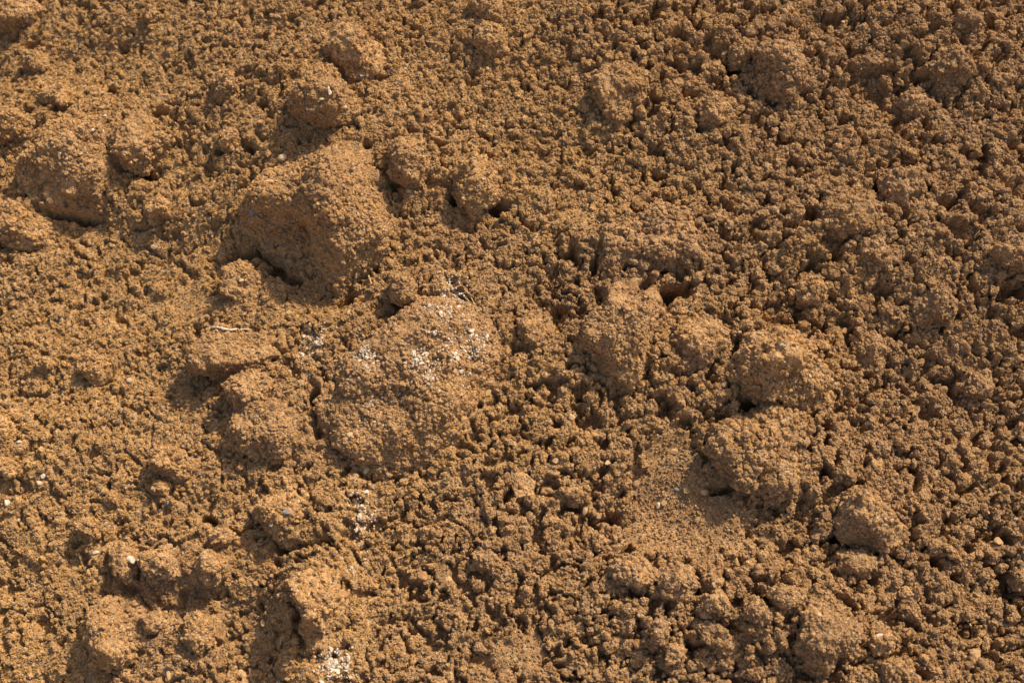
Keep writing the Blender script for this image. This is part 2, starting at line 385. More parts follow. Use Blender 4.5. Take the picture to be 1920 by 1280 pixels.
def scatter_tree(coll):
    g = bpy.data.node_groups.new('scatter_' + coll.name, 'GeometryNodeTree')
    g.interface.new_socket('Geometry', in_out='INPUT', socket_type='NodeSocketGeometry')
    g.interface.new_socket('Geometry', in_out='OUTPUT', socket_type='NodeSocketGeometry')
    N, L = g.nodes, g.links
    gi, go = N.new('NodeGroupInput'), N.new('NodeGroupOutput')
    ip = N.new('GeometryNodeInstanceOnPoints'); ci = N.new('GeometryNodeCollectionInfo')
    ci.inputs['Collection'].default_value = coll; ci.inputs['Separate Children'].default_value = True; ci.inputs['Reset Children'].default_value = True
    def attr(nm, t):
        a = N.new('GeometryNodeInputNamedAttribute'); a.data_type = t; a.inputs[0].default_value = nm; return a.outputs[0]
    e2r = N.new('FunctionNodeEulerToRotation')
    L.new(attr('rot', 'FLOAT_VECTOR'), e2r.inputs[0]); L.new(e2r.outputs[0], ip.inputs['Rotation'])
    L.new(attr('scl', 'FLOAT_VECTOR'), ip.inputs['Scale']); L.new(attr('pick', 'INT'), ip.inputs['Instance Index'])
    ip.inputs['Pick Instance'].default_value = True
    L.new(gi.outputs[0], ip.inputs['Points']); L.new(ci.outputs[0], ip.inputs['Instance']); L.new(ip.outputs[0], go.inputs[0])
    return g
TREES = {}
def scatter(name, pts, rad, coll, seed, parent=None):
    r = np.random.default_rng(seed); n = len(pts)
    me = bpy.data.meshes.new(name); me.vertices.add(n); me.vertices.foreach_set('co', pts.astype(np.float32).ravel())
    a = me.attributes.new('rot', 'FLOAT_VECTOR', 'POINT'); a.data.foreach_set('vector', r.uniform(0, 6.283, (n, 3)).astype(np.float32).ravel())
    s = rad[:, None] * r.uniform(0.8, 1.2, (n, 3))
    a = me.attributes.new('scl', 'FLOAT_VECTOR', 'POINT'); a.data.foreach_set('vector', s.astype(np.float32).ravel())
    a = me.attributes.new('pick', 'INT', 'POINT'); a.data.foreach_set('value', r.integers(0, 64, n).astype(np.int32))
    o = bpy.data.objects.new(name, me); COL.objects.link(o)
    if coll.name not in TREES: TREES[coll.name] = scatter_tree(coll)
    m = o.modifiers.new('scatter', 'NODES'); m.node_group = TREES[coll.name]
    if parent: o.parent = parent
    return o

def surf_points(n, seed, spanu=0.83, spanv=0.67):
    r = np.random.default_rng(seed)
    u = r.uniform(-spanu, spanu, n); v = r.uniform(-spanv, spanv, n); return u, v, r
def to_world(u, v, h):
    Q = np.stack([u, v, h], -1); return Q @ FRn.T
CROWD = []      # outlines that loose nodules keep clear of, filled by the clods below

# ------------------------------------------------------------------ clods
def poly_radius(pts, th):
    P = np.array(pts); Q = np.roll(P, -1, 0); E = Q - P
    d = np.stack([np.cos(th), np.sin(th)], -1)
    den = d[:, None, 0] * E[None, :, 1] - d[:, None, 1] * E[None, :, 0]
    den = np.where(abs(den) < 1e-12, 1e-12, den)
    t = (P[None, :, 0] * E[None, :, 1] - P[None, :, 1] * E[None, :, 0]) / den
    s = (P[None, :, 0] * d[:, None, 1] - P[None, :, 1] * d[:, None, 0]) / den
    ok = (t > 0) & (s >= -1e-6) & (s <= 1 + 1e-6)
    return np.where(ok, t, 0).max(1)
def make_clod(outline, hmm, label, seed, sink=0.25, cuts=(), fine=1.0, group=None, mat=None, soft=0.5, crumbs=True, dense=1.0, name='soil_clod'):
    hmm = hmm * 1.15; uv = np.array([px(x, y, hmm * 0.0003) for x, y in outline])
    c = (uv.min(0) + uv.max(0)) / 2 * 0.5 + uv.mean(0) * 0.5
    rel = uv - c; size = np.sqrt(np.mean((rel**2).sum(1))); hh = hmm * 0.001
    n = 6 if size > 0.045 else 5 if size > 0.016 else 4
    v, f_ = ico(n)
    th = np.linspace(-math.pi, math.pi, 181); R = poly_radius(rel, th[:-1]); 
    k = 3; R = np.mean([np.roll(R, j) for j in range(-k, k + 1)], 0); R = np.append(R, R[0])
    ang = np.arctan2(v[:, 1], v[:, 0]); rho = np.hypot(v[:, 0], v[:, 1])
    Rv = np.interp(ang, th, R)
    rr = rho**0.85 * Rv; z = np.sign(v[:, 2]) * abs(v[:, 2])**0.9
    P = np.stack([np.cos(ang) * rr, np.sin(ang) * rr, z * np.where(z > 0, hh, size * 0.55)], -1)
    rg = np.random.default_rng(seed)
    D = np.array([size, size, hh])
    cl = [(np.array(q[:3], float), q[3]) for q in cuts]
    for _ in range(7):
        d = rg.normal(size=3); d[2] = abs(d[2]) * 0.8 + 0.15; cl.append((d, rg.uniform(0.74, 0.96)))
    for d, lim in cl:
        d = d / np.linalg.norm(d); t = (P / D) @ d; P = P - (np.clip(t - lim, 0, None)[:, None] * d) * D * 0.82
    off = rg.uniform(-5, 5, 3); nrm = P / (D * D); nrm /= np.linalg.norm(nrm, axis=1, keepdims=True) + 1e-9
    Pw = P + off
    wob = np.stack([fbm(Pw + i, 0.012, seed + i, 3) for i in range(3)], -1) * 0.005
    a = min(size * 0.22, 0.016)
    pock = sstep(0.25, 0.75, fbm(Pw, 0.02, seed + 60, 2))
    disp = fbm(Pw, max(size * 0.9, 0.012), seed, 4, 0.55) * a + (bumps(Pw + wob, 0.021, seed + 5) - 0.5) * min(0.0075, size * 0.18) * soft * 1.8 \
         + (bumps(Pw + wob, 0.0095, seed + 8) - 0.5) * 0.0042 * fine * (0.5 + soft) + (bumps(Pw + wob * 0.5, 0.0048, seed + 9) - 0.5) * 0.0022 * fine \
         - pock * 0.0035 * soft
    P = P + nrm * disp[:, None]
    h0 = smoothH(c[0], c[1], size * 0.8)
    o = bpy.data.objects.new(name, mesh_np(name, P, f_, mat or CLOD, smooth=False)); COL.objects.link(o)
    o.matrix_world = FR @ Matrix.Translation((c[0], c[1], h0 + hh * (0.13 - sink)))
    tag(o, label, 'clod', group)
    CROWD.append((c, rel, h0))
    if crumbs:
        mask = vnoise(P + off, max(size * 0.7, 0.01), seed + 33) + 0.5 * vnoise(P + off, 0.008, seed + 34)
        up = np.where((P[:, 2] > -0.1 * hh) & (mask > -0.35 + 0.25 * rg.normal(size=len(P))))[0]
        area = size * size * 6
        m = int(area / 1.0e-5 * dense)
        pick = rg.choice(up, size=min(m, len(up)), replace=False)
        rad = 0.0008 + 0.0030 * rg.random(len(pick))**2.2 * (0.5 + soft) * (1.2 if dense > 1 else 1)
        pts = P[pick] - nrm[pick] * rad[:, None] * 0.05
        s = scatter('loose_crumbs', pts, rad, NODC, seed + 1, parent=o); s['kind'] = 'stuff'
    return o

CLODS = [
 ([(612,765),(628,700),(690,650),(750,600),(800,545),(850,520),(898,548),(922,620),(925,700),(915,790),(880,850),(800,890),(700,895),(640,850),(610,805)], 52,
  'broad rounded mass in the centre, flecked with white, beside the deepest crevice', dict(sink=0.26, soft=0.45, fine=1.1, dense=1.5, cuts=((0.1,-0.9,0.6,0.85),(-0.8,0.3,0.5,0.75)))),
 ([(450,440),(465,350),(520,300),(580,275),(640,262),(705,262),(735,330),(752,385),(722,430),(704,490),(680,512),(620,522),(560,512),(500,482)], 74,
  'largest clod, a broad angular block casting shade along its lower edge', dict(cuts=((-0.50,-0.70,0.50,0.52),(0.80,0.30,0.52,0.58),(-0.45,0.65,0.6,0.66)), soft=0.6, sink=0.2)),
 ([(610,95),(640,68),(680,75),(705,100),(712,140),(690,165),(655,165),(625,140)], 44, 'tall rounded clod uppermost in the column above the largest clod', dict(sink=0.05, soft=0.4)),
 ([(580,165),(620,145),(655,175),(668,240),(640,265),(590,262),(560,230)], 44, 'rounded clod with a white chip on its crown, just above the largest clod', dict(sink=0.1, soft=0.4)),
 ([(730,295),(765,285),(790,310),(800,345),(770,362),(735,345)], 27, 'small round clod close to the right shoulder of the largest clod', dict(sink=0.1)),
 ([(835,312),(900,295),(935,320),(930,370),(902,400),(870,388),(848,350)], 34, 'knobbly clod with a black hollow under its lower right corner', dict(sink=0.15)),
 ([(733,535),(755,528),(785,542),(785,565),(765,587),(740,578)], 24, 'round pale clod like a nut beside the upper white crumbs', dict(sink=-0.5, fine=0.7, dense=0.6)),
 ([(210,265),(240,235),(285,230),(320,265),(300,310),(270,330),(225,305)], 36, 'clod perched on the ridge with a black gap beneath it', dict(sink=0.1)),
 ([(0,5),(35,15),(55,0),(95,0),(100,25),(62,50),(30,62),(0,58)], 32, 'smooth golden clod in the upper left corner', {}),
 ([(60,335),(110,275),(165,228),(205,245),(215,310),(200,352),(140,408),(90,395),(60,370)], 40, 'long sloping slab of soil with a deep shadow under its lower edge', dict(cuts=((-0.2,-0.75,0.55,0.5),), sink=0.35)),
 ([(-20,390),(40,395),(95,430),(90,457),(40,462),(-20,445)], 34, 'sunlit elongated clod at the left edge below the sloping slab', {}),
 ([(372,655),(395,618),(470,618),(548,630),(540,660),(500,682),(445,702),(400,708),(360,690)], 34, 'flat tilted slab topped by a white rootlet and split below by a crack', dict(cuts=((0.15,0.35,1,0.5),), sink=0.02, soft=0.25)),
 ([(430,712),(470,695),(512,722),(500,770),(470,800),(440,770)], 32, 'sunlit lump of soil directly below the cracked slab', {}),
 ([(440,775),(520,755),(585,780),(570,830),(520,865),(440,850),(415,810)], 26, 'dull brown lump left of the deepest crevice', dict(sink=0.4)),
 ([(415,505),(460,492),(500,520),(495,565),(450,580),(412,550)], 24, 'round brown clod lying in shade under the largest clod', dict(sink=0.4)),
 ([(1143,530),(1195,515),(1250,535),(1255,590),(1213,611),(1206,660),(1192,709),(1160,737),(1118,737),(1107,681),(1104,639),(1130,590)], 54, 'upright long clod right of centre with a diagonal black crack at its foot', dict(sink=0.15, soft=0.4)),
 ([(1255,650),(1280,610),(1350,597),(1360,653),(1322,696),(1273,706),(1251,685)], 30, 'low clod between the upright long clod and the big right-hand boulder of soil', dict(sink=0.35)),
 ([(1405,640),(1430,632),(1469,635),(1518,660),(1560,699),(1546,760),(1500,775),(1433,762),(1391,737),(1372,709)], 56, 'big rugged clod with pale crest and a black hole at its lower left', dict(sink=0.12)),
 ([(1330,825),(1370,788),(1430,772),(1480,790),(1495,840),(1500,900),(1470,940),(1400,935),(1340,905)], 31, 'broad crusty clod resting directly under the rugged clod with the black hole', dict(sink=0.32, soft=0.8, dense=1.4)),
 ([(1554,965),(1568,935),(1595,925),(1640,948),(1677,976),(1692,1010),(1689,1040),(1632,1027),(1580,1015)], 42, 'egg-shaped clod with smooth left flank overhanging a black gap', dict(sink=0.05, soft=0.25)),
 ([(1550,1072),(1560,1045),(1587,1032),(1625,1034),(1644,1055),(1625,1077),(1575,1090)], 24, 'low domed clod tucked below the egg-shaped clod', dict(sink=0.3, soft=0.25)),
 ([(1407,137),(1412,112),(1433,93),(1473,98),(1512,120),(1522,160),(1480,178),(1425,175)], 34, 'large pale knobbly clod near the top, between two black hollows', dict(sink=0.25, soft=0.9, dense=1.4)),
 ([(1357,105),(1387,82),(1417,90),(1403,122),(1370,135)], 26, 'small brown clod touching the left side of the pale knobbly clod', {}),
 ([(1293,200),(1310,182),(1347,180),(1370,230),(1353,257),(1313,250),(1295,225)], 28, 'wedge-shaped clod below the pale knobbly clod', dict(sink=0.3)),
 ([(1127,130),(1155,112),(1200,140),(1203,205),(1177,233),(1130,215),(1115,170)], 34, 'coarse hump of crusted soil with a shadow line beneath it', dict(sink=0.3)),
 ([(893,75),(915,60),(950,67),(952,100),(920,108),(897,100)], 25, 'small bright clod near the top edge', {}),
 ([(885,15),(920,0),(955,10),(950,45),(910,50),(880,40)], 24, 'orange-brown lump cut by the top edge', {}),
 ([(1738,140),(1765,112),(1815,112),(1825,140),(1795,163),(1750,162)], 32, 'rounded clod at the upper right above a small black slot', {}),
 ([(1777,55),(1810,30),(1840,42),(1838,73),(1800,85)], 28, 'pale crumbly clod high in the upper right corner', {}),
 ([(1677,195),(1705,180),(1742,182),(1743,205),(1710,220)], 22, 'small flat-topped clod under the black slot at upper right', {}),
 ([(1643,345),(1680,325),(1720,330),(1728,375),(1685,395),(1650,388)], 32, 'clod beside the deep vertical black hole at upper right', dict(sink=0.15)),
 ([(1518,405),(1560,388),(1620,395),(1648,428),(1616,458),(1560,455),(1522,440)], 30, 'broad flat clod below the deep vertical black hole', dict(sink=0.3)),
 ([(1125,440),(1160,418),(1230,410),(1304,432),(1318,465),(1269,508),(1216,503),(1130,488)], 28, 'wide table of crusted soil with dark hollows along its underside', dict(sink=0.35, soft=0.9, cuts=((0,0.15,1,0.6),))),
 ([(970,618),(1000,598),(1030,600),(1040,646),(1009,667),(974,658)], 24, 'small domed clod right of the white crumbs', {}),
 ([(1142,1065),(1187,1045),(1229,1062),(1227,1090),(1195,1119),(1165,1100)], 34, 'bright blocky clod starting the row along the bottom', dict(sink=0.15)),
 ([(1232,1095),(1270,1062),(1300,1077),(1298,1111),(1285,1137),(1230,1130)], 34, 'blocky clod second in the bottom row, beside a small black hole', dict(sink=0.2)),
 ([(1308,1098),(1330,1083),(1350,1095),(1340,1113),(1315,1117)], 20, 'small clod third in the bottom row, past the small black hole', {}),
 ([(1300,1140),(1337,1112),(1365,1138),(1352,1160),(1310,1165)], 26, 'clod with a straight broken edge below the third of the bottom row', {}),
 ([(1380,1160),(1405,1130),(1436,1160),(1435,1182),(1398,1182)], 28, 'greyish angular clod poking up near the bottom', {}),
 ([(1424,1115),(1460,1105),(1495,1112),(1500,1140),(1452,1160)], 26, 'clod next to the greyish angular clod, towards the large bottom clod', {}),
 ([(1199,1190),(1225,1168),(1250,1175),(1242,1202),(1214,1210)], 22, 'small pale clod in the second row from the bottom', {}),
 ([(1292,1170),(1330,1165),(1378,1210),(1370,1240),(1318,1208)], 26, 'elongated clod lying aslant in the second row from the bottom', {}),
 ([(1244,1215),(1274,1212),(1272,1242),(1245,1252)], 20, 'little knob of soil close to the bottom edge', {}),
 ([(1467,1200),(1490,1150),(1525,1128),(1561,1132),(1597,1185),(1595,1212),(1557,1231),(1542,1261),(1490,1265)], 42, 'large bottom clod with a bright crumbly right flank', dict(sink=0.25)),
 ([(1606,1200),(1640,1182),(1670,1194),(1662,1220),(1625,1232)], 26, 'clod tipped with a tiny white speck near the bottom', {}),
 ([(1640,1245),(1685,1230),(1700,1268),(1660,1290)], 26, 'clod cut by the bottom edge beside the one tipped white', {}),
 ([(958,888),(975,890),(1004,908),(1002,935),(969,945)], 15, 'smooth wedge-shaped flake of clay standing on edge', dict(sink=0.2, soft=0.1, fine=0.4, cuts=((0,0,1,0.5),), crumbs=False)),
 ([(1052,930),(1068,908),(1098,909),(1102,932),(1080,950),(1060,942)], 20, 'fine-grained round clod right of the smooth clay wedge', dict(soft=0.2, fine=0.6)),
 ([(880,1035),(918,1025),(937,1047),(920,1070),(888,1062)], 20, 'fine-grained low clod below the centre of the heap', dict(soft=0.2, fine=0.5, sink=0.35)),
 ([(1094,988),(1112,985),(1134,1010),(1150,1035),(1139,1042),(1108,1018)], 20, 'pale narrow finger of soil lying aslant', {}),
 ([(274,856),(307,834),(337,837),(375,867),(348,897),(322,903),(279,881)], 32, 'clod with a bright crest in the lower left, above a smaller lump', {}),
 ([(285,905),(322,908),(312,932),(285,922)], 18, 'small lump directly under the bright-crested clod', {}),
 ([(202,927),(229,931),(225,948),(208,950)], 16, 'pebble-sized round lump alone at lower left', {}),
 ([(154,980),(176,972),(190,987),(178,1010),(150,1014)], 20, 'small round clod at lower left above the white-chipped one', {}),
 ([(217,1040),(238,1027),(262,1047),(259,1081),(244,1096),(221,1077)], 28, 'clod carrying a white stone on top, at lower left', dict(sink=0.1)),
 ([(277,1050),(322,1029),(356,1047),(349,1085),(300,1104),(277,1080)], 26, 'dull clod right of the one carrying a white stone', {}),
 ([(401,1010),(424,993),(444,1010),(431,1032),(405,1029)], 24, 'small bright clod above the one lit along its lower tip', {}),
 ([(386,1047),(416,1038),(433,1070),(400,1112),(379,1085)], 28, 'narrow bright clod pointing down over a broad patch of shade', dict(sink=0.1)),
 ([(490,962),(505,939),(545,922),(570,950),(582,999),(560,1029),(519,1025),(492,1010)], 34, 'broad golden clod carrying a grey pebble, black crack below', dict(sink=0.15)),
 ([(169,1149),(210,1132),(244,1152),(257,1197),(247,1250),(187,1268),(169,1210)], 36, 'tall golden column of crumbly soil in the lower left', dict(sink=0.2)),
 ([(360,1152),(386,1143),(407,1175),(399,1205),(375,1229),(349,1205)], 28, 'upright golden clod right of the crumbly column', {}),
 ([(270,1160),(295,1145),(325,1160),(310,1190),(280,1185)], 24, 'jagged clod between the golden column and the upright golden clod', {}),
 ([(556,1107),(572,1070),(595,1057),(624,1070),(650,1137),(642,1162),(624,1178),(616,1212),(575,1239),(572,1194),(582,1165)], 42, 'long upright ridge of golden soil throwing shade to its left', dict(sink=0.2)),
 ([(2,879),(30,865),(50,882),(36,903),(6,900)], 22, 'small clod near the left edge in the lower third', {}),
 ([(-15,792),(20,796),(32,830),(15,858),(-15,855)], 26, 'golden clod cut by the left edge in the lower third', {}),
 ([(143,668),(176,653),(204,681),(198,705),(169,712),(147,696)], 22, 'rounded brown clod among shaded crumbs on the left', dict(sink=0.35)),
 ([(70,690),(92,670),(107,692),(88,702)], 16, 'small shaded lump left of the rounded brown clod', {}),
 ([(53,110),(77,98),(95,127),(80,149),(53,135)], 24, 'blurred golden clod near the upper left corner', {}),
 ([(83,190),(127,171),(155,187),(140,219),(100,215)], 26, 'blurred brown boulder-like clod in front of a dark hole, upper left', {}),
 ([(-10,238),(40,228),(85,240),(80,275),(10,282),(-10,270)], 30, 'blurred lumpy clod at the left edge above the sloping slab', {}),
 ([(410,155),(443,148),(449,190),(415,202)], 24, 'upright little clod standing in the upper left third', {}),
 ([(277,385),(300,373),(322,380),(323,407),(285,415)], 22, 'oval clod with a dark line under it, right of the sloping slab', {}),
 ([(270,30),(290,20),(308,40),(290,58),(270,50)], 22, 'small blurred clod near the top edge on the left', {}),
 ([(418,268),(450,264),(452,290),(423,294)], 18, 'small shaded ball of soil left of the column of clods', dict(sink=0.1)),
 ([(1838,485),(1877,467),(1925,478),(1930,520),(1841,518)], 32, 'pale cracked clod at the right edge above a black hollow', {}),
 ([(1906,1050),(1930,1038),(1935,1111),(1908,1107)], 26, 'sliver of a clod at the right edge near the bottom', {}),
 ([(1600,640),(1640,620),(1670,650),(1655,685),(1610,680)], 24, 'crumbly clod among fine holes, up and right from the rugged clod', {}),
 ([(1712,560),(1760,545),(1790,575),(1770,612),(1720,605)], 26, 'pale-topped clod amid the pitted soil of the right side', {}),
 ([(1810,700),(1850,690),(1870,725),(1840,750),(1808,735)], 24, 'clod just right of the roundest black hole', {}),
 ([(1600,470),(1650,460),(1665,500),(1635,520),(1600,505)], 24, 'clod directly beneath the broad flat clod of the right side', {}),
 ([(1480,540),(1510,525),(1545,550),(1530,585),(1490,580)], 24, 'clod between two small black holes above the rugged clod', {}),
]
for i, (ol, hmm, lab, kw) in enumerate(CLODS):
    make_clod(ol, hmm, lab, 1000 + 17 * i, **kw)

# ------------------------------------------------------------------ small stones, white crumbs, chips and roots
bpy.context.view_layer.update()
SOLID = [o for o in COL.objects if o.type == 'MESH' and o.name.startswith(('soil_ground', 'soil_clod'))]
CAMM = Matrix.LocRotScale(sc.camera.location, sc.camera.rotation_euler, None)
INVS = [(o, (o.matrix_world if o.name.startswith('soil_clod') else Matrix.Identity(4))) for o in SOLID]
INVS = [(o, m, m.inverted(), max(o.dimensions) * 0.8) for o, m in INVS]
def surface(x, y):
    """first soil met at that place of the face, in world coordinates"""
    k = SENS / LENS / 1920.0
    d = (CAMM.to_3x3() @ Vector(((x - 960) * k, (640 - y) * k, -1.0))).normalized(); o0 = CAMM.translation
    best, bn = None, None
    for o, m, inv, rad in INVS:
        if o is not ground:
            w = m.translation - o0
            if (w - d * w.dot(d)).length > rad: continue
        ok, p, n, _ = o.ray_cast(inv @ o0, inv.to_3x3() @ d)
        if ok:
            p = m @ p; t = (p - o0).length
            if best is None or t < best: best, bn, bp_ = t, (m.to_3x3() @ n).normalized(), p
    return bp_, bn
SMALL = []
NUP = FR.to_3x3() @ Vector((0, 0, 1))
def bit(name, x, y, w, hgt, deg, mat, label, cat, seed, group=None, flat=0.7, lift=0.4, knobby=True, n=2):
    """a small piece lying on the soil, w x hgt photograph pixels across"""
    p, nn = surface(x, y)
    r = np.random.default_rng(seed); v, f_ = ico(n); P = v.copy(); off = r.uniform(-9, 9, 3)
    for _ in range(7 if not knobby else 4):
        d = r.normal(size=3); d /= np.linalg.norm(d); lim = r.uniform(0.45, 0.75); t = P @ d
        P = P - np.clip(t - lim, 0, None)[:, None] * d * 0.95
    if knobby: P = P * (0.8 + 0.45 * bumps(P + off, 0.8, seed) + 0.15 * fbm(P + off, 0.6, seed, 2))[:, None]
    P = P / np.abs(P).max(0)
    a, b = w * PXM / 2, hgt * PXM / 2; c = min(a, b) * flat
    P = P * np.array([a, b, c])
    o = bpy.data.objects.new(name, mesh_np(name, P, f_, mat, smooth=False)); COL.objects.link(o)
    ax = (nn * 0.45 + NUP).normalized()
    q = ax.to_track_quat('Z', 'Y')
    X = FR.to_3x3() @ Vector((math.cos(math.radians(deg)), math.sin(math.radians(deg)), 0)); X = (X - ax * X.dot(ax)).normalized(); Y = ax.cross(X)
    M = Matrix((X, Y, ax)).transposed().to_4x4(); M.translation = p + NUP * (c * lift + 0.0012)
    o.matrix_world = M
    tag(o, label, cat, group)
    q = FRn.T @ np.array(p); SMALL.append((q[0], q[1], max(a, b)))
    return o
def strand(name, pts, rmm, mat, label, cat, seed, lift=0.0022):
    P = [surface(x, y)[0] + NUP * lift for x, y in pts]
    r = np.random.default_rng(seed); Q = []
    for a, b in zip(P[:-1], P[1:]):
        for k in range(4): Q.append(a.lerp(b, k / 4) + Vector(r.normal(size=3) * 0.0003))
    Q.append(P[-1]); Q = [np.array(q) for q in Q]; o0 = Q[0].copy(); n = len(Q); V_, F_ = [], []
    for i, q in enumerate(Q):
        t = Q[min(i + 1, n - 1)] - Q[max(i - 1, 0)]; t /= np.linalg.norm(t)
        u = np.cross(t, np.array(NUP)); u /= np.linalg.norm(u); w = np.cross(u, t)
        rad = rmm * 0.001 * (0.55 + 0.45 * math.sin(math.pi * (0.15 + 0.75 * i / (n - 1)))) * r.uniform(0.8, 1.2)
        for k in range(6):
            a = k * math.pi / 3; V_.append(q - o0 + rad * (math.cos(a) * u + math.sin(a) * w))
    for i in range(n - 1):
        for k in range(6): F_.append((i * 6 + k, i * 6 + (k + 1) % 6, (i + 1) * 6 + (k + 1) % 6, (i + 1) * 6 + k))
    F_.append((0, 5, 4, 3)); F_.append((0, 3, 2, 1)); e = (n - 1) * 6; F_.append((e, e + 1, e + 2, e + 3)); F_.append((e, e + 3, e + 4, e + 5))
    o = bpy.data.objects.new(name, mesh_np(name, np.array(V_), np.array(F_), mat)); COL.objects.link(o); o.location = Vector(o0)
    tag(o, label, cat); return o

def zz(ox, oy, k, L): return [(ox + x * k, oy + y * k, w) for x, y, w in L]
WHITES = [
 ('white mineral crumb in the uppermost patch on the broad central mound', 'white crumbs on top of the central mound',
  zz(740, 500, .1876, [(520,170,7),(640,155,10),(600,190,8),(575,225,9),(620,280,9),(490,290,9),(470,335,8),(590,390,9),(560,410,8),(540,470,10),(460,470,9),(640,425,10),(680,500,9),(610,500,7),(730,490,9),(350,400,7),(545,185,7),(585,350,7),(610,255,7),(700,460,6)])),
 ('white mineral crumb on the right flank of the broad central mound', 'white crumbs on the right flank of the mound',
  zz(740, 500, .1876, [(790,690,12),(915,705,10),(765,645,8),(830,745,10),(885,790,8),(790,720,9),(850,885,10),(745,910,8),(845,870,7)])),
 ('white mineral crumb scattered on the lower face of the broad central mound', 'white crumbs on the lower face of the mound',
  zz(740, 500, .1876, [(570,760,9),(520,810,10),(610,880,9),(622,920,9),(700,840,7),(660,1050,9),(310,880,9),(190,875,10),(210,940,10),(270,970,10),(330,950,8),(335,1090,12),(380,1130,8),(350,1055,9),(405,665,10),(680,1190,7),(585,870,7),(330,1120,9)])),
 ('white mineral crumb in the small patch left of the central mound', 'white crumbs left of the central mound',
  zz(380, 480, .328, [(910,545,9),(940,560,11),(965,530,9),(900,600,9),(930,620,8),(970,615,9),(940,585,8),(925,540,8)])),
 ('white mineral crumb near the right end of the cracked slab', 'white crumbs beside the cracked slab',
  zz(380, 480, .328, [(580,460,8),(610,470,8),(660,470,9),(655,500,9),(570,560,9),(630,560,7),(640,480,7)])),
 ('white mineral crumb on the long lower slope of the central mound', 'white crumbs low on the central mound',
  zz(380, 480, .328, [(960,805,10),(965,835,7),(1000,922,7),(955,905,6)])),
 ('white mineral crumb in the patch below the central mound', 'white crumbs below the central mound',
  zz(500, 800, .375, [(420,335,8),(450,390,9),(465,450,10),(490,420,7),(525,440,8),(552,470,7),(450,515,9),(488,500,9),(500,325,8),(475,395,6),(470,465,8),(455,690,8)])),
 ('white mineral crumb in the bright heap at the bottom edge', 'white crumbs at the bottom edge',
  zz(500, 800, .375, [(290,1160,9),(318,1165,11),(310,1190,9),(345,1180,11),(350,1218,11),(325,1212,10),(380,1160,8),(410,1158,9),(403,1200,9),(420,1250,9),(275,1275,10),(265,1200,9),(335,1195,10),(360,1200,8),(300,1150,7),(320,1110,8)])),
 ('white speck on the sunlit ridge beside the clod perched on it', 'white specks on the blurred ridge at upper left',
  [(113,290,9),(125,298,8),(175,245,6),(193,247,6),(198,218,8),(263,306,6)]),
 ('white speck among sunlit crumbs near the left edge of the lower third', 'white specks at lower left',
  [(15,943,13),(36,828,7),(81,893,9),(74,905,8),(37,974,8),(180,1036,8),(301,957,8),(50,897,7)]),
]
k = 5000
for lab, grp, L in WHITES:
    for x, y, w in L:
        k += 1; r_ = np.random.default_rng(k)
        w *= r_.uniform(0.65, 1.15); bit('white_crumb', x, y, w * 1.4, w * r_.uniform(0.8, 1.2), r_.uniform(0, 180), WHITE, lab, 'mineral crumb', k, grp, 0.7, 0.15)
